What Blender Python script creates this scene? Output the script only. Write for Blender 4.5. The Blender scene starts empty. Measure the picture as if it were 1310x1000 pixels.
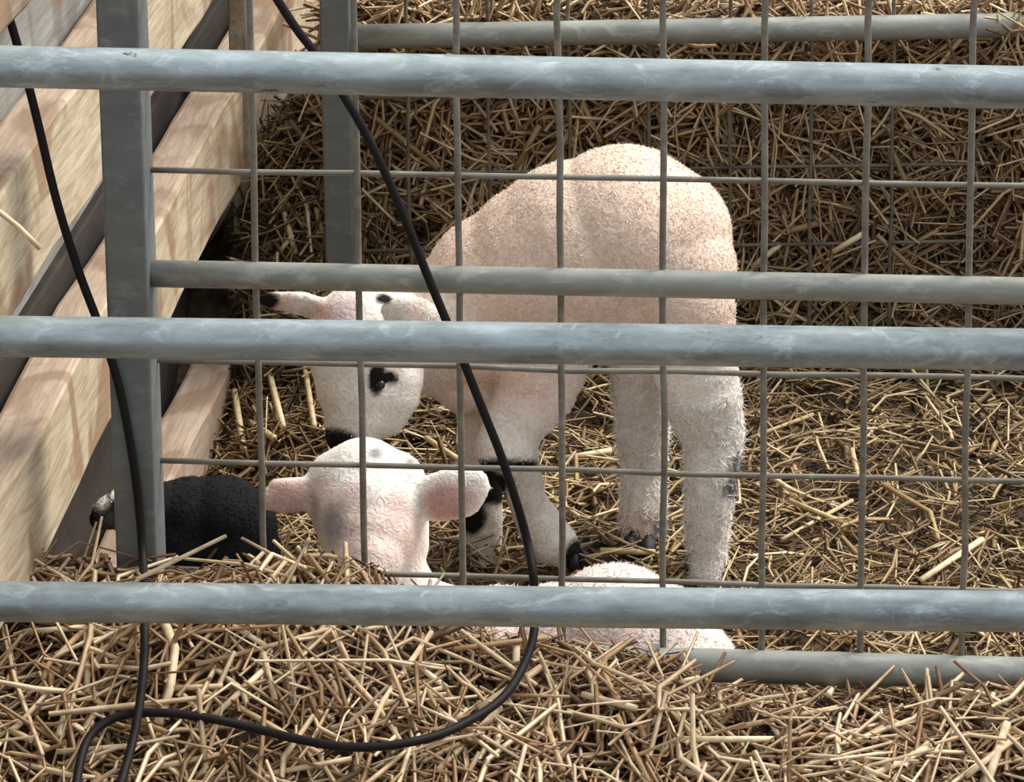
import bpy, bmesh, math, random
import numpy as np
from mathutils import Vector, Matrix

random.seed(7)
RNG = np.random.default_rng(11)
S = bpy.context.scene
C = S.collection

# ------------------------------------------------------------------ camera
F, PSI, PIT, ROLL, DIST = 6500.0, math.radians(5.9), math.radians(18.6), math.radians(-0.6), 5.07
_f = np.array([-math.sin(PSI)*math.cos(PIT), math.cos(PSI)*math.cos(PIT), -math.sin(PIT)])
_r = np.array([math.cos(PSI), math.sin(PSI), 0.0])
_u = np.cross(_r, _f)
_r2 = _r*math.cos(ROLL) + _u*math.sin(ROLL)
_u2 = -_r*math.sin(ROLL) + _u*math.cos(ROLL)
CAM = np.array([0, 0, .34]) - DIST*_f
cd = bpy.data.cameras.new('camera')
cd.sensor_fit = 'HORIZONTAL'; cd.sensor_width = 36.0; cd.lens = F/1310*36.0
cd.clip_start = .05; cd.clip_end = 100
cam = bpy.data.objects.new('camera', cd); C.objects.link(cam)
M = Matrix(((_r2[0], _u2[0], -_f[0], CAM[0]), (_r2[1], _u2[1], -_f[1], CAM[1]),
            (_r2[2], _u2[2], -_f[2], CAM[2]), (0, 0, 0, 1)))
cam.matrix_world = M
S.camera = cam

# ------------------------------------------------------------------ light
w = bpy.data.worlds.new('overcast_sky'); S.world = w; w.use_nodes = True
bg = w.node_tree.nodes['Background']
bg.inputs[0].default_value = (.84, .92, 1.0, 1); bg.inputs[1].default_value = .72
sd = bpy.data.lights.new('sun', 'SUN'); sd.energy = 4.6; sd.angle = math.radians(36); sd.color = (1, .95, .87)
sun = bpy.data.objects.new('sun', sd); C.objects.link(sun)
sun.rotation_euler = Vector((.75, .42, 1.15)).to_track_quat('Z', 'Y').to_euler()
S.view_settings.view_transform = 'Standard'; S.view_settings.look = 'None'
S.view_settings.gamma = 1; S.view_settings.use_curve_mapping = False
S.view_settings.exposure = 0.32

# ------------------------------------------------------------------ helpers
def at(x, y, Y=0.0):
    v = _f + _r2*(x-655)/F - _u2*(y-500)/F
    return CAM + v*((Y-CAM[1])/v[1])
def atz(x, y, z):
    v = _f + _r2*(x-655)/F - _u2*(y-500)/F
    return CAM + v*((z-CAM[2])/v[2])
def metre(P): return float((np.array(P)-CAM) @ _f)/F      # metres per pixel at a point

def tag(o, label=None, cat=None, group=None, kind=None):
    if label: o['label'] = label
    if cat: o['category'] = cat
    if group: o['group'] = group
    if kind: o['kind'] = kind
    return o
def empty(name, loc, label, cat, group=None):
    o = bpy.data.objects.new(name, None); o.empty_display_size = .1
    o.location = loc; C.objects.link(o)
    return tag(o, label, cat, group)
def link(name, me, m, parent=None, smooth=True):
    if smooth and len(me.polygons): me.polygons.foreach_set('use_smooth', [True]*len(me.polygons))
    me.materials.clear(); me.materials.append(m)
    o = bpy.data.objects.new(name, me); C.objects.link(o)
    if parent is not None:
        o.parent = parent; o.matrix_parent_inverse = Matrix.Translation(parent.location).inverted()
    return o
def bm_obj(name, bm, m, parent=None, smooth=True):
    me = bpy.data.meshes.new(name); bm.to_mesh(me); bm.free()
    return link(name, me, m, parent, smooth)
def np_mesh(name, V, faces, attrs=None):
    n = faces.shape[1]
    me = bpy.data.meshes.new(name)
    me.vertices.add(len(V)); me.vertices.foreach_set('co', np.asarray(V, np.float32).ravel())
    me.loops.add(faces.size); me.loops.foreach_set('vertex_index', faces.astype(np.int32).ravel())
    me.polygons.add(len(faces))
    me.polygons.foreach_set('loop_start', np.arange(0, faces.size, n, dtype=np.int32))
    me.polygons.foreach_set('loop_total', np.full(len(faces), n, np.int32))
    me.update(calc_edges=True)
    for k, a in (attrs or {}).items():
        if a.ndim == 1:
            at_ = me.attributes.new(k, 'FLOAT', 'POINT'); at_.data.foreach_set('value', a.astype(np.float32))
        else:
            at_ = me.attributes.new(k, 'FLOAT_COLOR', 'POINT'); at_.data.foreach_set('color', a.astype(np.float32).ravel())
    return me
def spline(pts, per=10):
    p = [np.array(q, float) for q in pts]; p = [2*p[0]-p[1]] + p + [2*p[-1]-p[-2]]
    out = []
    for i in range(1, len(p)-2):
        for k in range(per):
            t = k/per
            out.append(.5*((2*p[i]) + (-p[i-1]+p[i+1])*t + (2*p[i-1]-5*p[i]+4*p[i+1]-p[i+2])*t*t + (-p[i-1]+3*p[i]-3*p[i+1]+p[i+2])*t**3))
    out.append(p[-2]); return np.array(out)
def tube_mesh(name, P, r, n=14, cap=True):
    P = np.asarray(P, float); k = len(P)
    r = np.full(k, r) if np.isscalar(r) else np.asarray(r)
    T = np.gradient(P, axis=0); T /= np.linalg.norm(T, axis=1)[:, None]
    ref = np.array([0, 0, 1.0]) if abs(T[0][2]) < .9 else np.array([0, 1.0, 0])
    bm = bmesh.new(); rings = []
    for i in range(k):
        a = np.cross(T[i], ref); a /= np.linalg.norm(a); b = np.cross(a, T[i]); ref = b if abs(b@T[i]) < .9 else ref
        rings.append([bm.verts.new(P[i] + r[i]*(a*math.cos(2*math.pi*j/n) + b*math.sin(2*math.pi*j/n))) for j in range(n)])
    for i in range(k-1):
        for j in range(n):
            bm.faces.new((rings[i][j], rings[i][(j+1) % n], rings[i+1][(j+1) % n], rings[i+1][j]))
    if cap: bm.faces.new(rings[0][::-1]); bm.faces.new(rings[-1])
    bmesh.ops.recalc_face_normals(bm, faces=bm.faces)
    me = bpy.data.meshes.new(name); bm.to_mesh(me); bm.free(); return me
def box_bm(lo, hi, bev=.003, cuts=0):
    bm = bmesh.new(); bmesh.ops.create_cube(bm, size=1)
    lo, hi = np.array(lo), np.array(hi)
    for v in bm.verts: v.co = Vector(lo + (np.array(v.co)+.5)*(hi-lo))
    if bev: bmesh.ops.bevel(bm, geom=bm.edges[:], offset=bev, segments=2, affect='EDGES', profile=.5)
    return bm

# ------------------------------------------------------------------ materials
def mat(name):
    m = bpy.data.materials.new(name); m.use_nodes = True
    return m, m.node_tree, m.node_tree.nodes['Principled BSDF']
def N(t, kind, **kw):
    n = t.nodes.new(kind)
    for k, v in kw.items():
        if k.startswith('i_'): n.inputs[k[2:].replace('_', ' ')].default_value = v
        else: setattr(n, k, v)
    return n
def ramp(t, stops):
    n = t.nodes.new('ShaderNodeValToRGB'); e = n.color_ramp.elements
    while len(e) < len(stops): e.new(.5)
    for x, (p, c) in zip(e, stops):
        x.position = p; x.color = (*c, 1) if len(c) == 3 else c
    return n
def coords(t, scale=(1, 1, 1)):
    tc = t.nodes.new('ShaderNodeTexCoord'); mp = t.nodes.new('ShaderNodeMapping')
    mp.inputs['Scale'].default_value = scale
    t.links.new(tc.outputs['Object'], mp.inputs['Vector']); return mp.outputs[0]
def mix(t, fac, a, b, mode='MIX'):
    n = t.nodes.new('ShaderNodeMix'); n.data_type = 'RGBA'; n.blend_type = mode
    for s, v in ((n.inputs['Factor'], fac), (n.inputs['A'], a), (n.inputs['B'], b)):
        if isinstance(v, (int, float)): s.default_value = v
        elif isinstance(v, tuple): s.default_value = (*v, 1)
        else: t.links.new(v, s)
    return n.outputs['Result']
def bump(t, b, h, s, d=.002):
    n = N(t, 'ShaderNodeBump'); n.inputs['Strength'].default_value = s; n.inputs['Distance'].default_value = d
    t.links.new(h, n.inputs['Height']); t.links.new(n.outputs[0], b.inputs['Normal'])

def metal_mat(name, dark, light, metallic=.55, rough=.5, spots=True):
    m, t, b = mat(name)
    n1 = N(t, 'ShaderNodeTexNoise', i_Scale=26.0, i_Detail=7.0, i_Roughness=.7); t.links.new(coords(t, (.35, 1, 1.4)), n1.inputs['Vector'])
    r1 = ramp(t, [(.32, dark), (.66, light)]); t.links.new(n1.outputs[0], r1.inputs[0])
    col = r1.outputs[0]
    n2 = N(t, 'ShaderNodeTexNoise', i_Scale=48.0, i_Detail=6.0, i_Roughness=.72, i_Distortion=.8); t.links.new(coords(t, (.5, 1, 1)), n2.inputs['Vector'])
    r2 = ramp(t, [(.53, (0, 0, 0)), (.68, (.7, .7, .7))]); t.links.new(n2.outputs[0], r2.inputs[0])
    col = mix(t, r2.outputs[0], col, tuple(min(1, c*1.35) for c in light))
    if spots:
        n3 = N(t, 'ShaderNodeTexNoise', i_Scale=23.0, i_Detail=6.0, i_Roughness=.7); t.links.new(coords(t, (.6, 1, 1.5)), n3.inputs['Vector'])
        r3 = ramp(t, [(.665, (0, 0, 0)), (.70, (.9, .9, .9))]); t.links.new(n3.outputs[0], r3.inputs[0])
        col = mix(t, r3.outputs[0], col, (.07, .06, .05))
    t.links.new(col, b.inputs['Base Color'])
    b.inputs['Metallic'].default_value = metallic; b.inputs['Roughness'].default_value = rough
    bump(t, b, n2.outputs[0], .25, .001)
    return m
M_GATE = metal_mat('galvanised_gate', (.19, .215, .22), (.44, .50, .51), .6, .42)
M_HURDLE = metal_mat('galvanised_hurdle', (.22, .225, .20), (.36, .365, .33), .4, .55, False)
M_POST = metal_mat('grey_steel_post', (.13, .145, .145), (.19, .205, .20), .3, .55, False)
M_WIRE = metal_mat('mesh_wire', (.15, .13, .105), (.27, .25, .21), .4, .5, False)

M_DARKWIRE = metal_mat('dark_wire', (.10, .08, .06), (.20, .17, .13), .3, .6, False)  # darker brown wire for the back hurdle

def wood_mat(name, pale, tan, stain, stain_amt=.5):
    m, t, b = mat(name)
    g = N(t, 'ShaderNodeTexNoise', i_Scale=6.0, i_Detail=6.0, i_Roughness=.6, i_Distortion=1.2); t.links.new(coords(t, (7, .9, 7)), g.inputs['Vector'])
    r = ramp(t, [(.3, tan), (.62, pale)]); t.links.new(g.outputs[0], r.inputs[0])
    fi = N(t, 'ShaderNodeTexNoise', i_Scale=30.0, i_Detail=4.0); t.links.new(coords(t, (8, .5, 8)), fi.inputs['Vector'])
    rf = ramp(t, [(.35, (.72, .68, .62)), (.6, (1, 1, 1))]); t.links.new(fi.outputs[0], rf.inputs[0])
    col = mix(t, .7, r.outputs[0], rf.outputs[0], 'MULTIPLY')
    s = N(t, 'ShaderNodeTexNoise', i_Scale=5.5, i_Detail=5.0, i_Distortion=1.2); t.links.new(coords(t, (1.6, 1.1, .75)), s.inputs['Vector'])
    rs = ramp(t, [(.50, (0, 0, 0)), (.58, (stain_amt,)*3)]); t.links.new(s.outputs[0], rs.inputs[0])
    col = mix(t, rs.outputs[0], col, stain)
    k = N(t, 'ShaderNodeTexVoronoi', i_Scale=4.2); t.links.new(coords(t, (.001, .55, 1)), k.inputs['Vector'])
    rk = ramp(t, [(.09, (.8, .8, .8)), (.17, (0, 0, 0))]); t.links.new(k.outputs['Distance'], rk.inputs[0])
    col = mix(t, rk.outputs[0], col, (.22, .12, .06))
    t.links.new(col, b.inputs['Base Color']); b.inputs['Roughness'].default_value = .75
    bump(t, b, fi.outputs[0], .35, .002)
    return m
M_WOOD = wood_mat('pale_sawn_timber', (.60, .51, .365), (.38, .29, .19), (.25, .14, .075), .75)
M_WOOD_TOP = wood_mat('brown_rail_top', (.42, .325, .25), (.30, .22, .16), (.17, .10, .06), .6)  # darker, pinkish-brown timber for the upward rail faces
M_WOOD_PINK = wood_mat('weathered_timber', (.50, .40, .32), (.36, .27, .21), (.27, .17, .11))
M_BOARD = wood_mat('grey_weathered_board', (.40, .39, .37), (.29, .28, .26), (.16, .14, .12))
M_GAPSHADE = wood_mat('gap_shade_board', (.035, .026, .018), (.02, .015, .011), (.012, .008, .006))  # near-black colour stands in for the shade between the rails

def straw_mat(name, stops):
    m, t, b = mat(name)
    a = N(t, 'ShaderNodeAttribute', attribute_name='tint')
    r = ramp(t, stops); t.links.new(a.outputs['Fac'], r.inputs[0])
    n = N(t, 'ShaderNodeTexNoise', i_Scale=60.0, i_Detail=2.0); t.links.new(coords(t), n.inputs['Vector'])
    r2 = ramp(t, [(.3, (.72, .68, .62)), (.6, (1, 1, 1))]); t.links.new(n.outputs[0], r2.inputs[0])
    t.links.new(mix(t, 1.0, r.outputs[0], r2.outputs[0], 'MULTIPLY'), b.inputs['Base Color'])
    b.inputs['Roughness'].default_value = .55
    return m
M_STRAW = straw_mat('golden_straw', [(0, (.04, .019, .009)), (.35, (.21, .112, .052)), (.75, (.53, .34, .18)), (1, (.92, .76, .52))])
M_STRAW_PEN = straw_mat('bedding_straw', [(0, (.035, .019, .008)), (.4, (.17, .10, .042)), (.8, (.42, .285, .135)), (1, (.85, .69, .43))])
M_STRAW_BALE = straw_mat('bale_straw', [(0, (.08, .045, .022)), (.4, (.28, .175, .09)), (.8, (.54, .365, .20)), (1, (.82, .64, .40))])
def soil_mat(name, a, c):
    m, t, b = mat(name)
    n = N(t, 'ShaderNodeTexNoise', i_Scale=45.0, i_Detail=6.0); t.links.new(coords(t), n.inputs['Vector'])
    r = ramp(t, [(.35, a), (.65, c)]); t.links.new(n.outputs[0], r.inputs[0]); t.links.new(r.outputs[0], b.inputs['Base Color'])
    b.inputs['Roughness'].default_value = .9; bump(t, b, n.outputs[0], .8, .01); return m
M_FLOOR = soil_mat('trodden_straw', (.035, .02, .009), (.14, .088, .042))
M_BALE = soil_mat('packed_straw', (.045, .028, .014), (.13, .085, .045))
m, t, b = mat('black_rubber'); b.inputs['Base Color'].default_value = (.010, .007, .008, 1); b.inputs['Roughness'].default_value = .6; b.inputs['Specular IOR Level'].default_value = .2
M_CABLE = m
m, t, b = mat('dark_hoof'); b.inputs['Base Color'].default_value = (.012, .010, .011, 1); b.inputs['Roughness'].default_value = .7
M_HOOF = m
m, t, b = mat('dark_eye'); b.inputs['Base Color'].default_value = (.01, .008, .008, 1); b.inputs['Roughness'].default_value = .3
M_EYE = m
def coat_mat(name, speck):
    m, t, b = mat(name)
    a = N(t, 'ShaderNodeAttribute', attribute_name='coat')
    n = N(t, 'ShaderNodeTexNoise', i_Scale=110.0, i_Detail=3.0, i_Distortion=2.0); t.links.new(coords(t), n.inputs['Vector'])
    r = ramp(t, [(.38, speck), (.6, (1, 1, 1))]); t.links.new(n.outputs[0], r.inputs[0])
    t.links.new(mix(t, .8, a.outputs['Color'], r.outputs[0], 'MULTIPLY'), b.inputs['Base Color'])
    b.inputs['Roughness'].default_value = .9; b.inputs['Specular IOR Level'].default_value = .1
    bump(t, b, n.outputs[0], .5, .004); return m
M_COAT = coat_mat('lamb_coat', (.84, .74, .66))
m, t, b = mat('lamb_fleece')
a = N(t, 'ShaderNodeAttribute', attribute_name='coat'); t.links.new(a.outputs['Color'], b.inputs['Base Color'])
b.inputs['Roughness'].default_value = .9; b.inputs['Specular IOR Level'].default_value = .1
M_FLEECE = m

# ------------------------------------------------------------------ ground of the pen
Z0 = -.05                                           # level of the bedding
GX = np.array([at(x, 700, 0)[0] for x in (-200, 150, 300, 480, 560, 640, 760, 880, 930, 1310, 1500)])
GZ = np.array([at(x, y, -.03)[2] for x, y in ((-200, 700), (150, 722), (300, 722), (480, 724), (565, 762), (640, 812), (760, 828), (880, 846), (930, 884), (1310, 884), (1500, 884))])
HEAP = np.array([at(392, 150, 1.42)[0], 1.40])
XWALL = at(60, 702, 0)[0]
def ground(X, Y):
    X, Y = np.asarray(X, float), np.asarray(Y, float)
    rid = np.interp(X, GX, GZ) - Z0 - .012
    d = Y + .03
    g = np.where(d > 0, np.exp(-(d/.055)**2), np.exp(-(np.abs(d)/.24)**2))
    h = Z0 + rid*g
    h = h + .30*np.exp(-((X-HEAP[0])/.14)**2 - ((Y-HEAP[1])/.19)**2)
    h = h - .065*np.exp(-((X-XWALL)/.10)**2)*np.clip((Y-.12)/.1, 0, 1)*np.clip((1.5-Y)/.25, 0, 1)
    h = h + .007*np.sin(61*X+9*Y)*np.sin(53*Y-13*X)*np.clip((Y-.05)/.1, 0, 1)
    h = h + .010*np.sin(9*X+1.3)*np.sin(11*Y+.4) + .006*np.sin(23*X+4*Y)*np.cos(19*Y-3*X)
    h = h + np.where(Y < -.1, .012*np.sin(14*X+2)*np.sin(17*Y), 0)
    return h
def gnormal(X, Y):
    e = .01
    n = np.stack([-(ground(X+e, Y)-ground(X-e, Y))/(2*e), -(ground(X, Y+e)-ground(X, Y-e))/(2*e), np.ones_like(X)], 1)
    return n/np.linalg.norm(n, axis=1)[:, None]
xs = np.concatenate([[-6, -3, -2], np.arange(-1.5, 1.7, .02), [2, 3, 6]]); ys = np.concatenate([[-7, -4, -2, -1.2], np.arange(-.75, 2.3, .02), [3, 5, 8]])
gx, gy = np.meshgrid(xs, ys); gz = ground(gx, gy) - .012 + RNG.normal(0, .003, gx.shape)
ii = np.arange(gx.size).reshape(gx.shape)
qf = np.stack([ii[:-1, :-1], ii[:-1, 1:], ii[1:, 1:], ii[1:, :-1]], -1).reshape(-1, 4)
tag(link('floor', np_mesh('floor', np.stack([gx, gy, gz], -1).reshape(-1, 3), qf), M_FLOOR), kind='structure')

def stalks(P, Nrm, L, W, tint, tilt, flat=.5):
    """straw stalks as bent three-sided tubes lying in a surface with normals Nrm"""
    n = len(P)
    ref = np.where(np.abs(Nrm[:, 2:3]) > .8, np.array([[1., 0, 0]]), np.array([[0, 0, 1.]]))
    t1 = np.cross(Nrm, ref); t1 /= np.linalg.norm(t1, axis=1)[:, None]; t2 = np.cross(Nrm, t1)
    az = RNG.uniform(0, 2*math.pi, n)[:, None]
    T = t1*np.cos(az) + t2*np.sin(az)
    tl = (RNG.normal(0, 1, n)*tilt)[:, None]
    D = T*np.cos(tl) + Nrm*np.sin(tl)
    B = np.cross(D, Nrm); B /= np.linalg.norm(B, axis=1)[:, None]; U = np.cross(B, D)
    s = np.array([-.5, 0, .5])
    bend = RNG.normal(0, .12, n)[:, None]*L[:, None]; bend2 = RNG.normal(0, .06, n)[:, None]*L[:, None]
    kink = RNG.uniform(-.25, .25, n)
    V = np.empty((n, 3, 3, 3))
    for i in range(3):
        si = s[i] if i != 1 else kink
        c = P + D*(np.asarray(si)*L)[:, None] if i == 1 else P + D*(si*L)[:, None]
        if i == 1: c = c + B*bend + U*bend2
        wi = W*(1 if i == 1 else .8)
        for j in range(3):
            a = 2*math.pi*j/3 + math.pi/2
            V[:, i, j] = c + B*(math.cos(a)*wi*.5)[:, None] + U*(math.sin(a)*wi*.5*flat)[:, None]
    base = (np.arange(n)*9)[:, None]
    fs = []
    for i in range(2):
        for j in range(3):
            k = (j+1) % 3
            fs.append(base + np.array([[i*3+j, i*3+k, i*3+3+k, i*3+3+j]]))
    return V.reshape(-1, 3), np.concatenate(fs), np.repeat(tint, 9)
def straw_obj(name, parts, m, parent=None):
    V, Fc, A, o = [], [], [], 0
    for v, f, a in parts: V.append(v); Fc.append(f+o); A.append(a); o += len(v)
    return link(name, np_mesh(name, np.concatenate(V), np.concatenate(Fc), {'tint': np.concatenate(A)}), m, parent, smooth=False)
def ground_straw(n, x0, x1, y0, y1, Lr, Wr, lift, tilt, tr):
    X, Y = RNG.uniform(x0, x1, n), RNG.uniform(y0, y1, n)
    P = np.stack([X, Y, ground(X, Y) + RNG.uniform(lift[0], lift[1], n)], 1)
    L = np.exp(RNG.uniform(math.log(Lr[0]), math.log(Lr[1]), n)); W = RNG.uniform(*Wr, n)
    return stalks(P, gnormal(X, Y), L, W, RNG.uniform(*tr, n), tilt)
def ribbons(n, x0, x1, y0, y1, lift, tr):
    """broad flattened leaves and split stalks"""
    return ground_straw(n, x0, x1, y0, y1, (.025, .10), (.006, .011), lift, .3, tr)
x1h = HEAP[0]+.3
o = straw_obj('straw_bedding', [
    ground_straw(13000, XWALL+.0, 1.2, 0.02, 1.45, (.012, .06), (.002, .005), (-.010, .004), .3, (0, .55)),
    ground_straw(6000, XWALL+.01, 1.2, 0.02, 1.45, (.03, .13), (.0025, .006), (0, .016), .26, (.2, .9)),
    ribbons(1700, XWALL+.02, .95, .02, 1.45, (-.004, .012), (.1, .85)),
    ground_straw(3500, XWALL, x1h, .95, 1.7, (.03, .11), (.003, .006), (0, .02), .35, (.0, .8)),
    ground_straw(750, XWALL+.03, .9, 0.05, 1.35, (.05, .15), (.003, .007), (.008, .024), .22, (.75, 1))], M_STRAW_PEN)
tag(o, 'loose golden straw bedding spread over the floor inside the pen', 'straw', kind='stuff')
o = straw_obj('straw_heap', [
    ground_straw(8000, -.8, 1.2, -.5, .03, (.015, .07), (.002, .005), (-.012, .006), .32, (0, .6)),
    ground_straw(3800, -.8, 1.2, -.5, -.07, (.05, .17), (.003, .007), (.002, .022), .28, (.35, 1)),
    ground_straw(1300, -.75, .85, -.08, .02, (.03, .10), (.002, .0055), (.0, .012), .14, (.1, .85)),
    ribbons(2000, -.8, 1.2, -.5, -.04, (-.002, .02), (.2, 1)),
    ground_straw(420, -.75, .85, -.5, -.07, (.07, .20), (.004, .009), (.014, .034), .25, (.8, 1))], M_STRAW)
tag(o, 'bright heap of loose straw banked against the front of the mesh hurdle', 'straw', kind='stuff')

def on_ground(x, y, lift, y0=-.6, y1=1.6):
    Y = y0
    while Y < y1:
        P = at(x, y, Y)
        if P[2] <= ground(P[0], P[1]) + lift: return P
        Y += .004
    return at(x, y, y1)
def long_stalk(pts, wpx, tint, lift=.024, plane=None, y0=-.6):
    P = [on_ground(x, y, lift, y0) if plane is None else at(x, y, plane) for x, y in pts]
    P = np.array(P); r = wpx*metre(P[0])*.5
    me = tube_mesh('tmp', P, r, 5); V = np.array([v.co[:] for v in me.vertices])
    me.calc_loop_triangles(); T = np.array([t.vertices[:] for t in me.loop_triangles]); bpy.data.meshes.remove(me)
    return V, T, np.full(len(V), tint)
def tri_obj(name, parts, m, label=None, cat=None, group=None, kind=None, parent=None):
    return tag(straw_obj(name, parts, m, parent), label, cat, group, kind)
FRONT = [([(30, 808), (110, 802)], 9, 1), ([(110, 802), (112, 885)], 9, .9), ([(108, 805), (62, 850), (55, 868)], 8, .75), ([(120, 805), (180, 835)], 7, .85),
    ([(210, 795), (224, 830), (218, 880), (203, 925)], 13, .95), ([(222, 880), (285, 877)], 8, .9), ([(230, 885), (268, 921)], 8, .9), ([(268, 921), (336, 858)], 9, .95),
    ([(298, 800), (340, 826)], 8, .9), ([(250, 850), (345, 826), (425, 803)], 7, .8), ([(337, 835), (352, 895)], 8, .85), ([(425, 840), (484, 905), (522, 962)], 7, .85),
    ([(552, 808), (490, 896), (456, 976)], 8, .9), ([(487, 902), (572, 878)], 8, .9), ([(533, 850), (572, 880)], 8, 1), ([(76, 942), (92, 892)], 13, 1), ([(5, 930), (62, 957)], 10, .8),
    ([(72, 961), (162, 954)], 8, .95), ([(700, 848), (612, 906)], 10, .85), ([(661, 826), (659, 880)], 11, .95), ([(766, 846), (792, 902)], 7, .7), ([(880, 832), (966, 908)], 8, .8),
    ([(1032, 902), (1008, 862)], 9, .45), ([(1080, 852), (1060, 888)], 9, 1), ([(1288, 926), (1262, 1004)], 13, .95), ([(1236, 992), (1304, 940)], 10, .9), ([(1232, 842), (1160, 882)], 5, .6),
    ([(870, 945), (990, 945)], 9, 1), ([(745, 888), (815, 906)], 10, .95), ([(940, 930), (1070, 905)], 8, .8), ([(1100, 1000), (1190, 955)], 12, .95), ([(640, 905), (560, 985)], 9, .85),
    ([(720, 985), (700, 930)], 9, .8), ([(830, 1000), (790, 915)], 8, .75), ([(1020, 985), (1130, 930)], 8, .8), ([(340, 990), (450, 970)], 8, .85), ([(180, 985), (280, 965)], 9, .8),
    ([(580, 830), (700, 815)], 8, .75), ([(885, 836), (905, 872)], 6, .7), ([(300, 700), (245, 674)], 9, .9), ([(330, 720), (300, 698)], 8, .85), ([(395, 690), (375, 742)], 7, .9), ([(520, 700), (450, 742)], 6, .8)]
PEN = [([(1178, 742), (1256, 690)], 9, 1), ([(715, 587), (782, 576)], 9, 1), ([(768, 704), (838, 706)], 9, .9), ([(1010, 640), (1078, 668)], 7, .9), ([(1090, 575), (1100, 618)], 7, .9),
    ([(960, 560), (1040, 530)], 6, .85), ([(1130, 620), (1190, 655), (1200, 690)], 7, .8), ([(1000, 690), (1090, 640)], 6, .9), ([(345, 480), (362, 545)], 9, .95), ([(300, 500), (312, 575)], 9, .95),
    ([(320, 540), (350, 560)], 10, .9), ([(390, 470), (402, 545)], 8, .9), ([(560, 525), (590, 515)], 9, 1), ([(545, 560), (590, 590)], 8, .9), ([(690, 625), (740, 660)], 6, .9), ([(970, 600), (1010, 625)], 7, .95)]
YB = atz(655, 440, Z0)[1]
WALLSTALKS = [([(962, 342), (998, 312)], 8, .95, YB-.04), ([(1066, 322), (1108, 296)], 8, 1, YB-.04), ([(990, 300), (1052, 284)], 9, .75, YB-.03), ([(1122, 300), (1172, 348)], 7, .8, YB-.03), ([(1140, 190), (1172, 262)], 7, .6, YB-.03), ([(660, 215), (690, 160)], 8, .7, YB-.03), ([(700, 215), (730, 165)], 8, .75, YB-.03), ([(480, 150), (560, 215)], 8, .7, YB-.03), ([(745, 130), (768, 182)], 7, .75, YB-.03),
]
tri_obj('loose_stalks', [long_stalk(p, w_, t_) for p, w_, t_ in FRONT], M_STRAW, 'longer pale stalks lying on top of the straw heap under the pipes', 'straw', kind='stuff')
CORNER = [([(355, 240), (366, 280), (378, 325)], 8, .9), ([(400, 250), (412, 300)], 7, .85), ([(375, 300), (350, 332)], 7, .9), ([(430, 290), (405, 335)], 7, .8), ([(350, 190), (385, 205)], 7, .5), ([(385, 160), (420, 185)], 6, .5)]
tri_obj('loose_stalks', [long_stalk(p, w_, t_, .016, None, .7) for p, w_, t_ in CORNER] + [long_stalk(p, w_, t_, .022, None, .03) for p, w_, t_ in PEN] + [long_stalk(p, w_, t_, 0, pl) for p, w_, t_, pl in WALLSTALKS], M_STRAW_PEN, 'longer pale stalks lying on the pen floor around the standing lamb', 'straw', kind='stuff')

# ------------------------------------------------------------------ straw bales at the back
YB = atz(655, 440, Z0)[1]
def bale(x0, x1, yf, ztop, label, seed, depth=.45):
    rg = np.random.default_rng(seed)
    root = empty('straw_bale', ((x0+x1)/2, yf+depth/2, Z0), label, 'bale', 'straw bales along the back of the pen')
    bm = box_bm((x0, yf, Z0-.01), (x1, yf+depth, ztop), .03)
    bmesh.ops.subdivide_edges(bm, edges=bm.edges[:], cuts=5, use_grid_fill=True)
    for v in bm.verts:
        v.co += Vector(rg.normal(0, .006, 3))
    bm_obj('packed_body', bm, M_BALE, root)
    parts = []
    def face(n, Lr, Wr, tilt, tr, lift):
        X, Z = rg.uniform(x0-.005, x1+.005, n), rg.uniform(Z0, ztop+.01, n)
        P = np.stack([X, np.full(n, yf) - rg.uniform(*lift, n), Z], 1)
        L = np.exp(rg.uniform(math.log(Lr[0]), math.log(Lr[1]), n))
        return stalks(P, np.tile([0., -1, 0], (n, 1)), L, rg.uniform(*Wr, n), rg.uniform(*tr, n), tilt)
    ar = (x1-x0)/.75
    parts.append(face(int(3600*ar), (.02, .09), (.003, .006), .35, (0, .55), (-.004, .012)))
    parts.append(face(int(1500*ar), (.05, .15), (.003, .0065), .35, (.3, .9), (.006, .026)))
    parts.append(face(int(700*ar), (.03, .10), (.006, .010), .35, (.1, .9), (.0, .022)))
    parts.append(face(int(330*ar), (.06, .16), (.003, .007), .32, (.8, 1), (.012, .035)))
    def top(n, Lr, tr, lift):
        X, Y = rg.uniform(x0, x1, n), rg.uniform(yf, yf+depth, n)
        P = np.stack([X, Y, ztop + rg.uniform(*lift, n)], 1); L = rg.uniform(*Lr, n)
        return stalks(P, np.tile([0., 0, 1], (n, 1)), L, rg.uniform(.004, .008, n), rg.uniform(*tr, n), .25)
    parts.append(top(int(2600*ar), (.03, .13), (.2, 1), (-.005, .02)))
    for sx in (x0, x1):
        n = 1500
        P = np.stack([np.full(n, sx) + rg.uniform(-.004, .008, n)*(1 if sx == x1 else -1), rg.uniform(yf, yf+depth, n), rg.uniform(Z0, ztop, n)], 1)
        parts.append(stalks(P, np.tile([1. if sx == x1 else -1., 0, 0], (n, 1)), rg.uniform(.03, .1, n), rg.uniform(.003, .006, n), rg.uniform(0, .9, n), .3))
    parts.append(top(int(160*ar), (.08, .16), (.85, 1), (.01, .03)))
    tag(straw_obj('loose_straw', parts, M_STRAW_BALE, root), kind='stuff')
ZT = at(800, 24, YB)[2]
bale(at(428, 200, YB)[0], at(1082, 200, YB)[0], YB, ZT, 'long straw bale directly behind the standing lamb', 3)
bale(at(1096, 200, YB)[0], at(1283, 200, YB)[0], YB+.015, ZT, 'straw bale at the back of the pen, right of the standing lamb', 4)
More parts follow.
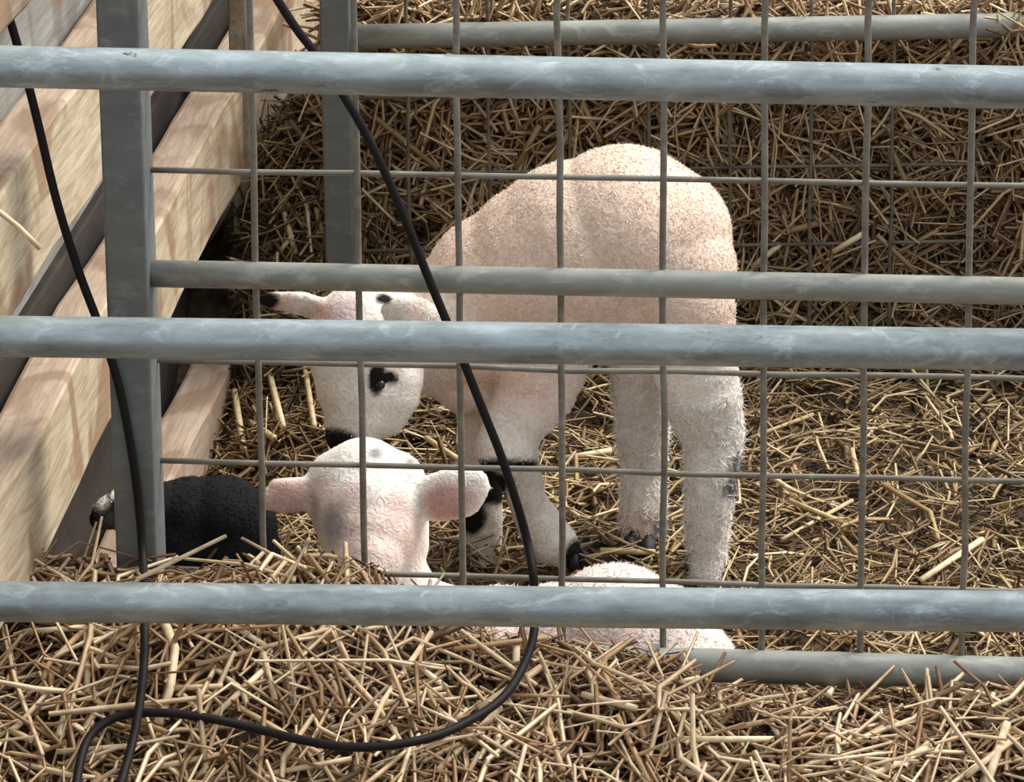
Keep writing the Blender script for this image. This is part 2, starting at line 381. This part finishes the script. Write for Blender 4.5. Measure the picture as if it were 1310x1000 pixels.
bale(at(1287, 200, YB-.025)[0], at(1287, 200, YB-.025)[0]+.5, YB-.025, ZT+.01, 'straw bale cut off by the right edge of the photo', 5)

# ------------------------------------------------------------------ timber wall on the left
A = at(60, 702, 0); XW = A[0]
pw = empty('timber_pen_wall', (XW, .5, Z0), 'pale timber post and rail wall down the left side of the pen', 'wall')
def rail(zl, zh, th, m, y0=-.29, y1=2.1, name='rail'):
    bm = box_bm((XW-th, y0, zl), (XW, y1, zh), .006)
    ge = [e for e in bm.edges if abs(e.verts[0].co.y-e.verts[1].co.y) > .5]
    bmesh.ops.subdivide_edges(bm, edges=ge, cuts=24)
    for v in bm.verts:
        v.co.z += .003*math.sin(v.co.y*7+zl*30) + .0015*math.sin(v.co.y*23+v.co.z*40)
        v.co.x += .0025*math.sin(v.co.y*9+zl*11)
    o = bm_obj(name, bm, m, pw, smooth=False)
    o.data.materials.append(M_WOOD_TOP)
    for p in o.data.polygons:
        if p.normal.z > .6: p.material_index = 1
    return o
z2l, z2h = A[2], at(60, 541, 0)[2]
z1l, z1h = at(60, 365, 0)[2], at(60, 195, 0)[2]
rail(z2l, z2h, .054, M_WOOD)
rail(z1l, z1h, .050, M_WOOD)
z0l = z1h + (z1l-z2h)
rail(z0l, z0l+.13, .050, M_WOOD)
z3h = at(-5, 951, 0)[2] + .022
tag(rail(z3h-.13, z3h, .052, M_WOOD_PINK), 'browner lowest rail half buried in straw')
for k in range(6):                                   # grey boards seen through the gaps; near-black ones paint the gaps' shade
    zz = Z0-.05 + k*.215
    bm_obj('board', box_bm((XW-.078-.003*k, -.5, zz), (XW-.062-.003*k, .78, zz+.205), .003), M_BOARD if k > 1 else M_GAPSHADE, pw, False)
    bm_obj('board', box_bm((XW-.085, .785, zz), (XW-.070, 2.6, zz+.205), .003), M_GAPSHADE, pw, False)
PU = at(311, 290, 1.34)
bm_obj('upright', box_bm((PU[0]-.012, PU[1], Z0-.05), (PU[0]+.012, PU[1]+.06, 1.1), .003), M_WOOD, pw, False)

tri_obj('straw_stalk', [long_stalk([(-4, 268), (24, 290), (52, 318)], 8, 1, plane=-.17)], M_STRAW, 'single pale straw stalk stuck to the pale upper timber rail', 'straw')

# ------------------------------------------------------------------ mesh hurdles
def lerp(a, b, t): return np.array(a)*(1-t) + np.array(b)*t
def bar(name, a, b, r, m, parent, n=16, wob=0.0, segs=12):
    P = np.array([lerp(a, b, k/segs) for k in range(segs+1)])
    if wob: P[1:-1] += RNG.normal(0, wob, P[1:-1].shape)
    return link(name, tube_mesh(name, P, r, n), m, parent)
def post(name, c, w_, d_, zb, zt, m, parent):
    return bm_obj(name, box_bm((c[0]-w_/2, c[1]-d_/2, zb), (c[0]+w_/2, c[1]+d_/2, zt), .003), m, parent, False)

PX = at(168, 350, 0); PR = PX[0] + 2.0*.0 + 1.30
hu = empty('mesh_hurdle', (0, 0, Z0), 'galvanised sheep hurdle with welded mesh just behind the thick front pipes', 'hurdle')
ztop = at(655, -170, 0)[2]
post('post', (PX[0], 0), .042, .056, Z0-.03, ztop, M_POST, hu)
post('post', (PR, 0), .042, .042, Z0-.03, ztop, M_POST, hu)
TZ = [at(655, 359, 0)[2], at(1310, 862, 0)[2], ztop-.02]
for z, r in zip(TZ, (.0138, .0172, .0138)):
    bar('rail', (PX[0]+.02, 0, z), (PR-.02, 0, z), r, M_HURDLE, hu)
for y in (-30, 95, 226, 471, 600, 739):
    z = at(655, y, .012)[2]
    bar('horizontal_wire', (PX[0]+.018, .013, z), (PR-.02, .013, z), .0031, M_WIRE, hu, 8, .0006)
xw = [at(x, 238, .006)[0] for x in (324, 456, 586, 716, 848, 978, 1108, 1242)]
xw += [xw[-1]+.1, xw[-1]+.2]
for x in xw:
    bar('vertical_wire', (x, .007, TZ[1]), (x, .007, ztop-.02), .0034, M_WIRE, hu, 8, .0007)

YH = YB - .09
b0, b1 = at(455, 47, YH), at(1310, 32, YH+.06)
bh = empty('back_mesh_hurdle', (b0[0], YH, Z0), 'second sheep hurdle of mesh standing against the straw bales at the back', 'hurdle')
du = (b1-b0)/np.linalg.norm(b1-b0)
post('post', (at(432, 100, YH)[0], YH), .037, .037, Z0-.02, b0[2]+.37, M_POST, bh)
bar('rail', b0-du*.01, b0+du*1.5, .0155, M_HURDLE, bh)
bar('rail', b0-du*.01+np.array([0, 0, .35]), b0+du*1.5+np.array([0, 0, .35]), .0155, M_HURDLE, bh)
post('post', b0+du*1.51, .037, .037, Z0-.02, b1[2]+.37, M_POST, bh)
for dz in (.082, .18, .28):
    bar('horizontal_wire', b0-du*.01-np.array([0, -.012, dz]), b0+du*1.5-np.array([0, -.012, dz]), .0024, M_DARKWIRE, bh, 8, .0008)
for k in range(14):
    p = b0 + du*(.062+.1*k) + np.array([0, .006, 0])
    bar('vertical_wire', (p[0], p[1], Z0), (p[0], p[1], p[2]+.35), .0024, M_DARKWIRE, bh, 8, .0008)

# ------------------------------------------------------------------ front gate of three thick pipes
YG = -.36
ga = empty('pipe_gate', (0, YG, Z0), 'near galvanised gate of three thick horizontal pipes across the whole view', 'gate')
for (ya, yb) in ((85, 112), (430, 447), (769, 782)):
    p, q = at(0, ya, YG), at(1310, yb, YG)
    bar('pipe', lerp(p, q, -.16), lerp(p, q, 1.25), .0193, M_GATE, ga, 28, 0, 30)
for fx in (-.16, 1.25):
    p = lerp(at(0, 85, YG), at(1310, 112, YG), fx)
    link('upright', tube_mesh('upright', [(p[0], YG, Z0-.02), (p[0], YG, .3), (p[0], YG, p[2]+.05)], .0193, 24), M_GATE, ga)

# ------------------------------------------------------------------ lambs
def ball(bm, p, r, squash=None):
    mt = Matrix.Translation(Vector(p))
    if squash is not None:
        ax, fac = squash
        mt = mt @ Matrix.Scale(fac, 4, Vector(ax))
    mt = mt @ Matrix.Scale(r, 4)
    bmesh.ops.create_icosphere(bm, subdivisions=3, radius=1, matrix=mt)
def chain(bm, nodes, squash=None, step=.45):
    """tapered limb through (px, py, Y, radius in px) nodes"""
    Q = []
    for (x, y, Y, r) in nodes:
        P = at(x, y, Y); Q.append((P, r*metre(P)))
    ball(bm, *Q[0], squash)
    for (P, r), (P2, r2) in zip(Q, Q[1:]):
        n = max(1, int(np.linalg.norm(P2-P)/(step*min(r, r2)*(1 if squash is None else .6))))
        for k in range(1, n+1): ball(bm, lerp(P, P2, k/n), r+(r2-r)*k/n, squash)
def blob_mesh(bm, voxel, smooth):
    me = bpy.data.meshes.new('tmp'); bm.to_mesh(me); bm.free()
    o = bpy.data.objects.new('tmp', me); C.objects.link(o)
    md = o.modifiers.new('r', 'REMESH'); md.mode = 'VOXEL'; md.voxel_size = voxel
    sm = o.modifiers.new('s', 'SMOOTH'); sm.iterations = smooth; sm.factor = .5
    dg = bpy.context.evaluated_depsgraph_get()
    out = bpy.data.meshes.new_from_object(o.evaluated_get(dg))
    bpy.data.objects.remove(o); bpy.data.meshes.remove(me)
    return out
def noise3(P, s):
    return (np.sin(P[:, 0]*s+1.7)*np.sin(P[:, 1]*s*1.13+.3)*np.sin(P[:, 2]*s*.93+2.1) + .5*np.sin(P[:, 0]*s*2.3)*np.sin(P[:, 2]*s*2.1+P[:, 1]*s))
def paint(me, base, patches):
    n = len(me.vertices); V = np.empty(n*3, np.float32); me.vertices.foreach_get('co', V); V = V.reshape(-1, 3).astype(float)
    col = np.tile(np.array([*base, 1.0]), (n, 1))
    nz = noise3(V, 70)
    for (x, y, Y, rx, ry, rY, c, soft) in patches:
        P = at(x, y, Y); mm = metre(P); d = V-P
        a, b_, c_ = d@_r2/(rx*mm), d@_u2/(ry*mm), d@_f/rY
        q = np.sqrt(a*a+b_*b_+c_*c_) + .16*nz
        f = np.clip((1-q)/soft+.5, 0, 1)[:, None]
        col[:, :3] = col[:, :3]*(1-f) + np.array(c)*f
    a = me.attributes.new('coat', 'FLOAT_COLOR', 'POINT'); a.data.foreach_set('color', col.astype(np.float32).ravel())
    return V, col
def fleece(me, V, col, n, length, width, rough, parent, bald=None, lift=None):
    me.calc_loop_triangles(); nt = len(me.loop_triangles)
    T = np.empty(nt*3, np.int32); me.loop_triangles.foreach_get('vertices', T); T = T.reshape(-1, 3)
    a, b_, c_ = V[T[:, 0]], V[T[:, 1]], V[T[:, 2]]
    cr = np.cross(b_-a, c_-a); ar = np.linalg.norm(cr, axis=1); nr = cr/np.maximum(ar, 1e-12)[:, None]
    idx = RNG.choice(nt, n, p=ar/ar.sum()); u, v = RNG.random(n), RNG.random(n)
    fl = u+v > 1; u[fl], v[fl] = 1-u[fl], 1-v[fl]
    P = a[idx]*(1-u-v)[:, None] + b_[idx]*u[:, None] + c_[idx]*v[:, None]; nn = nr[idx]
    cc = col[T[idx, 0]]
    ln = length(P)*RNG.uniform(.6, 1.3, n)
    if bald is not None: ln = np.where(bald(P, cc), ln*.35, ln)
    d = RNG.normal(0, 1, (n, 3)); d -= (d*nn).sum(1)[:, None]*nn; d[:, 2] -= .6
    d -= (d*nn).sum(1)[:, None]*nn; d /= np.linalg.norm(d, axis=1)[:, None]
    lift = np.full((n, 1), .42) if lift is None else lift(P)[:, None]
    D1 = nn*lift + d*(1-lift*.5); D1 /= np.linalg.norm(D1, axis=1)[:, None]
    d2 = d + RNG.normal(0, rough, (n, 3)); D2 = D1*.4 + d2; D2 /= np.linalg.norm(D2, axis=1)[:, None]
    sd_ = np.cross(D1, RNG.normal(0, 1, (n, 3))); sd_ /= np.linalg.norm(sd_, axis=1)[:, None]; sd_ *= (width*RNG.uniform(.7, 1.3, n))[:, None]*.5
    p0 = P-nn*.001; p1 = p0 + D1*(ln*.5)[:, None]; p2 = p1 + D2*(ln*.5)[:, None]
    W = np.stack([p0-sd_, p0+sd_, p1-sd_*.8, p1+sd_*.8, p2-sd_*.35, p2+sd_*.35], 1).reshape(-1, 3)
    base = (np.arange(n)*6)[:, None]
    fc = np.concatenate([base+np.array([[0, 1, 3, 2]]), base+np.array([[2, 3, 5, 4]])])
    k = (RNG.uniform(.84, 1.10, n)*(1 - .13*np.clip(noise3(P, 430)+.6*noise3(P, 190), -.6, 1)))[:, None]; cv = cc.copy(); cv[:, :3] = np.clip(cc[:, :3]*k, 0, .93)
    o = link('fleece', np_mesh('fleece', W, fc, {'coat': np.repeat(cv, 6, 0)}), M_FLEECE, parent)
    return tag(o, kind='stuff')
def hoof(parent, px, py, Y, w_px, h_px, yaw=0.0):
    P = at(px, py, Y); mm = metre(P); w_, h_ = w_px*mm, h_px*mm
    bm = bmesh.new()
    for s in (-1, 1):
        r = bmesh.ops.create_cube(bm, size=1)
        for v in r['verts']:
            x, y, z = v.co
            top = z > 0
            v.co = Vector((s*w_*.27 + x*w_*(.40 if top else .48), y*w_*(.75 if top else 1.0) - (0 if top else .18*w_), z*h_))
    bmesh.ops.bevel(bm, geom=bm.edges[:], offset=w_*.10, segments=2, affect='EDGES')
    bmesh.ops.rotate(bm, cent=(0, 0, 0), matrix=Matrix.Rotation(yaw, 3, 'Z'), verts=bm.verts)
    bmesh.ops.translate(bm, vec=Vector(P), verts=bm.verts)
    return bm_obj('hoof', bm, M_HOOF, parent)
def eye(parent, px, py, Y, r_px):
    P = at(px, py, Y); bm = bmesh.new()
    bmesh.ops.create_icosphere(bm, subdivisions=3, radius=r_px*metre(P), matrix=Matrix.Translation(Vector(P)))
    return bm_obj('eye', bm, M_EYE, parent)

WHITE, CREAM, PINK, SKIN, BLACK, GREY = (.86, .82, .77), (.78, .63, .53), (.70, .47, .42), (.84, .69, .64), (.014, .012, .014), (.30, .29, .29)

# --- the standing lamb, head lowered to the left
YN = atz(905, 742, Z0)[1]; YF = atz(826, 706, Z0)[1]
YC = (YN+YF)/2; YFN = atz(720, 728, Z0)[1]
YHD = YC-.09
st = empty('lamb', (at(760, 700, YC)[0], YC, Z0), 'white lamb standing with its head lowered towards the lying lamb', 'lamb')
bm = bmesh.new()
chain(bm, [(844, 300, YC, 92), (798, 302, YC, 119), (740, 326, YC, 124), (706, 347, YC, 122), (642, 372, YC, 104), (590, 404, YC, 86)])     # trunk
chain(bm, [(800, 360, YC, 100), (720, 375, YC, 92)])
chain(bm, [(846, 302, YC, 92), (866, 345, (YC+YN)/2, 78), (876, 392, YN, 66)])
chain(bm, [(610, 400, YC-.01, 92), (560, 436, YC+.01, 72), (510, 425, YHD+.06, 58), (472, 420, YHD+.01, 60)])                     # neck
chain(bm, [(585, 445, YC, 62), (600, 480, YC, 52)])                                                                     # chest
chain(bm, [(466, 424, YHD, 66), (464, 455, YHD-.005, 70), (462, 490, YHD-.015, 60), (460, 525, YHD-.025, 47), (450, 552, YHD-.035, 36)])  # head
chain(bm, [(506, 455, YHD, 38), (510, 486, YHD-.02, 33), (508, 505, YHD-.025, 31), (494, 534, YHD-.03, 26)])                                        # cheek and jaw
chain(bm, [(425, 400, YHD, 20), (385, 388, YHD, 23), (350, 384, YHD, 17), (334, 382, YHD, 9)], (_u2*.8+_f*.6, .45))      # left ear
chain(bm, [(505, 398, YHD-.05, 20), (535, 402, YHD-.07, 24), (560, 412, YHD-.07, 18), (574, 420, YHD-.07, 9)], (_f, .45))    # right ear
chain(bm, [(874, 385, YN, 66), (884, 440, YN, 60), (896, 500, YN, 52), (912, 556, YN+.01, 40), (910, 600, YN, 34), (905, 660, YN, 30), (905, 705, YN, 25), (904, 735, YN-.01, 21)])    # near hind leg
chain(bm, [(830, 400, YF-.02, 70), (824, 470, YF-.01, 44), (822, 540, YF, 35), (824, 600, YF+.01, 28), (823, 645, YF, 30), (822, 668, YF, 30), (820, 680, YF-.01, 22)])              # far hind leg
chain(bm, [(694, 440, YFN-.02, 70), (690, 496, YFN-.03, 50), (658, 540, YFN-.035, 43), (648, 572, YFN-.045, 41), (664, 606, YFN-.02, 29), (676, 645, YFN-.005, 25), (694, 676, YFN, 31), (707, 694, YFN, 32), (722, 704, YFN, 23)])   # near front leg, knee bent
chain(bm, [(625, 470, YC+.03, 50), (618, 540, YC+.03, 34), (615, 600, YC+.03, 28), (618, 660, YC+.02, 26), (620, 720, YC+.02, 23), (620, 745, YC+.02, 20)])                                         # far front leg
me = blob_mesh(bm, .0045, 6)
V, col = paint(me, CREAM, [
    (850, 560, YC, 190, 120, .4, WHITE, .5), (905, 650, YN, 90, 130, .12, WHITE, .4), (650, 630, YC, 110, 120, .4, WHITE, .4),
    (455, 470, YHD, 105, 125, .3, WHITE, .4), (560, 420, YHD, 50, 40, .1, WHITE, .5),
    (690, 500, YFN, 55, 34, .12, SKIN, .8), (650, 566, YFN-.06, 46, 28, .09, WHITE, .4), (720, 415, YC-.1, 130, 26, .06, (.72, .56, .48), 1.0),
    (410, 397, YHD-.06, 34, 14, .06, PINK, .6), (440, 392, YHD-.06, 24, 12, .06, (.7, .58, .6), .8),
    (342, 384, YHD, 17, 13, .05, BLACK, .3), (490, 381, YHD-.06, 13, 9, .06, BLACK, .35),
    (482, 488, YHD-.075, 12, 24, .05, BLACK, .25), (497, 484, YHD-.075, 17, 10, .05, BLACK, .25), (432, 566, YHD-.05, 30, 20, .08, BLACK, .25),
    (645, 594, YFN-.06, 48, 8, .07, BLACK, .35), (630, 614, YFN-.03, 26, 20, .09, BLACK, .35), (638, 634, YFN-.02, 11, 20, .08, BLACK, .35),
    (618, 622, YC+.01, 34, 26, .09, BLACK, .3), (605, 660, YC+.02, 18, 24, .1, BLACK, .3),
    (738, 712, YFN, 20, 22, .08, BLACK, .3), (806, 684, YF, 16, 12, .06, BLACK, .3), (842, 672, YF, 10, 14, .06, GREY, .5),
    (940, 596, YN, 10, 16, .05, GREY, .4), (936, 622, YN, 14, 13, .05, (.2, .2, .21), .5)])
link('body', me, M_COAT, st)
hx, hz = at(560, 400, YC)[0], at(700, 475, YC)[2]
def flen(P):
    L = np.where(P[:, 0] < hx, .003, .0048)
    low = P[:, 2] < hz
    return np.where(low, np.where(P[:, 0] > at(770, 500, YC)[0], .014, .005), L)
fleece(me, V, col, 80000, flen, .0010, .6, st, lambda P, c: c[:, 0] < .2, lambda P: np.where(P[:, 2] < hz, .26, .42))
hoof(st, 738, 716, YFN-.005, 26, 26, .5); hoof(st, 818, 699, YF-.03, 42, 30, 0); hoof(st, 904, 752, YN-.015, 34, 22, 0); hoof(st, 620, 758, YC+.01, 30, 20, 0)
eye(st, 487, 492, YHD-.064, 6)

# --- the lamb lying behind the straw heap, seen from its pink ears
YL = .17
ly = empty('lamb', (at(700, 820, YL)[0], YL, Z0), 'white lamb lying half buried in straw with pink ears spread wide', 'lamb')
bm = bmesh.new()
YK = .15                                              # trunk just behind the mesh
chain(bm, [(880, 850, YK, 62), (840, 828, YK, 84), (788, 816, YK, 97), (715, 840, YK, 96), (640, 845, YK, 97), (590, 836, YK+.01, 86)])
chain(bm, [(900, 850, YK-.03, 45), (860, 862, YK-.05, 42), (800, 880, YK-.06, 30), (740, 885, YK-.06, 24)])                # folded hind leg
chain(bm, [(590, 832, YK+.01, 80), (525, 790, YK+.03, 56), (488, 725, YK+.05, 52), (476, 650, YK+.06, 66)])                # neck
YE = YK+.06
chain(bm, [(466, 632, YE, 70), (470, 650, YE-.01, 74), (472, 680, YE-.03, 66), (470, 712, YE-.06, 48), (466, 738, YE-.08, 36)])  # head, muzzle in the straw
chain(bm, [(428, 612, YE, 36), (466, 616, YE, 58), (502, 618, YE, 44)])
chain(bm, [(500, 660, YE, 50), (510, 695, YE-.01, 40), (512, 725, YE-.02, 34)])
chain(bm, [(415, 640, YE-.01, 18), (385, 632, YE-.015, 25), (362, 634, YE-.02, 26), (343, 640, YE-.025, 15)], (_f*.9+_u2*.3, .42))   # left ear
chain(bm, [(528, 642, YE-.01, 22), (560, 636, YE-.02, 33), (588, 630, YE-.03, 35), (604, 622, YE-.03, 25), (612, 612, YE-.03, 12)], (_f, .36))  # right ear
me = blob_mesh(bm, .0042, 5)
V, col = paint(me, (.85, .79, .74), [
    (470, 600, YE, 110, 55, .2, (.87, .85, .80), .5), (440, 650, YE-.08, 40, 30, .06, SKIN, .8), (500, 690, YE-.08, 60, 40, .08, SKIN, .7),
    (428, 672, YE-.06, 20, 24, .06, (.36, .33, .34), 1.0), (455, 690, YE-.08, 16, 18, .05, (.6, .48, .45), 1.0), (450, 625, YE-.07, 14, 10, .05, (.74, .58, .56), 1.0), (510, 650, YE-.07, 16, 22, .06, (.74, .58, .55), 1.0), (480, 580, YE-.03, 10, 8, .1, GREY, .9), (525, 590, YE-.02, 8, 7, .06, GREY, 1),
    (366, 634, YE-.04, 32, 24, .06, PINK, .8), (402, 650, YE-.05, 8, 30, .05, (.45, .38, .37), .9), (410, 625, YE-.05, 16, 12, .05, SKIN, .8), (572, 642, YE-.05, 34, 30, .05, (.58, .37, .33), .6), (700, 815, YK-.1, 160, 34, .1, SKIN, .8)])  # narrow grey patch paints the crease shade beside the left ear
link('body', me, M_COAT, ly)
ex = at(630, 700, YE)[0]
fleece(me, V, col, 40000, lambda P: np.where(P[:, 0] < ex, .0024, .0065), .0010, .7, ly, lambda P, c: c[:, 1] < .66)
eye(ly, 424, 676, YE-.052, 6)

# --- the black lamb
YK2 = .24
bl = empty('lamb', (at(260, 700, YK2)[0], YK2, Z0), 'black lamb lying curled up between the hurdle post and the pink-eared lamb', 'lamb')
bm = bmesh.new()
chain(bm, [(246, 672, YK2, 64), (286, 668, YK2, 62), (300, 676, YK2, 56)]); chain(bm, [(235, 700, YK2, 76), (290, 705, YK2, 70)])
chain(bm, [(225, 660, YK2, 46), (190, 652, YK2-.02, 36), (160, 650, YK2-.04, 30), (140, 655, YK2-.05, 22), (128, 664, YK2-.05, 15)])
chain(bm, [(172, 634, YK2-.03, 12), (186, 622, YK2-.02, 13), (196, 615, YK2-.02, 7)], (_f, .5))
me = blob_mesh(bm, .0045, 5)
V, col = paint(me, (.012, .012, .014), [(153, 630, YK2-.06, 13, 9, .05, (.75, .75, .73), .3), (127, 640, YK2-.06, 10, 12, .05, (.55, .55, .53), .5), (150, 672, YK2-.07, 26, 14, .06, (.13, .12, .12), .7)])
link('body', me, M_COAT, bl)
fleece(me, V, col, 16000, lambda P: np.full(len(P), .004), .001, .7, bl)

# ------------------------------------------------------------------ black cables
def on_straw(x, y, lift): return on_ground(x, y, lift, -.6, -.05)
def cable(pts, label, low, end_lift=.05):
    P = []
    for (x, y) in pts:
        q = at(x, y, -.036 if y < 700 else -.06)
        if y > low:
            s = on_straw(x, y, end_lift); q = s if s[1] < -.045 else q
        P.append(q)
    return tag(link('cable', tube_mesh('cable', spline(P, 8), .0045, 12), M_CABLE), label, 'cable')
cable([(-15, -60), (8, 10), (30, 85), (48, 155), (72, 255), (100, 345), (130, 425), (151, 490), (168, 575), (178, 650), (183, 720), (185, 790), (184, 850), (178, 905), (168, 955), (152, 1010)],
      'black cable hanging in front of the grey hurdle post at the left', 770, .066)
cable([(318, -60), (352, -5), (380, 38), (408, 74), (438, 120), (462, 160), (490, 215), (518, 280), (544, 345), (570, 408), (594, 465), (618, 525), (640, 580), (660, 640), (674, 690), (682, 735), (684, 775), (682, 815), (668, 855), (645, 890), (612, 915), (560, 940), (500, 953), (440, 955), (380, 945), (320, 930), (270, 919), (215, 912), (165, 913), (130, 927), (108, 955), (96, 1010)],
      'black cable crossing the mesh diagonally and looping low over the straw', 810)
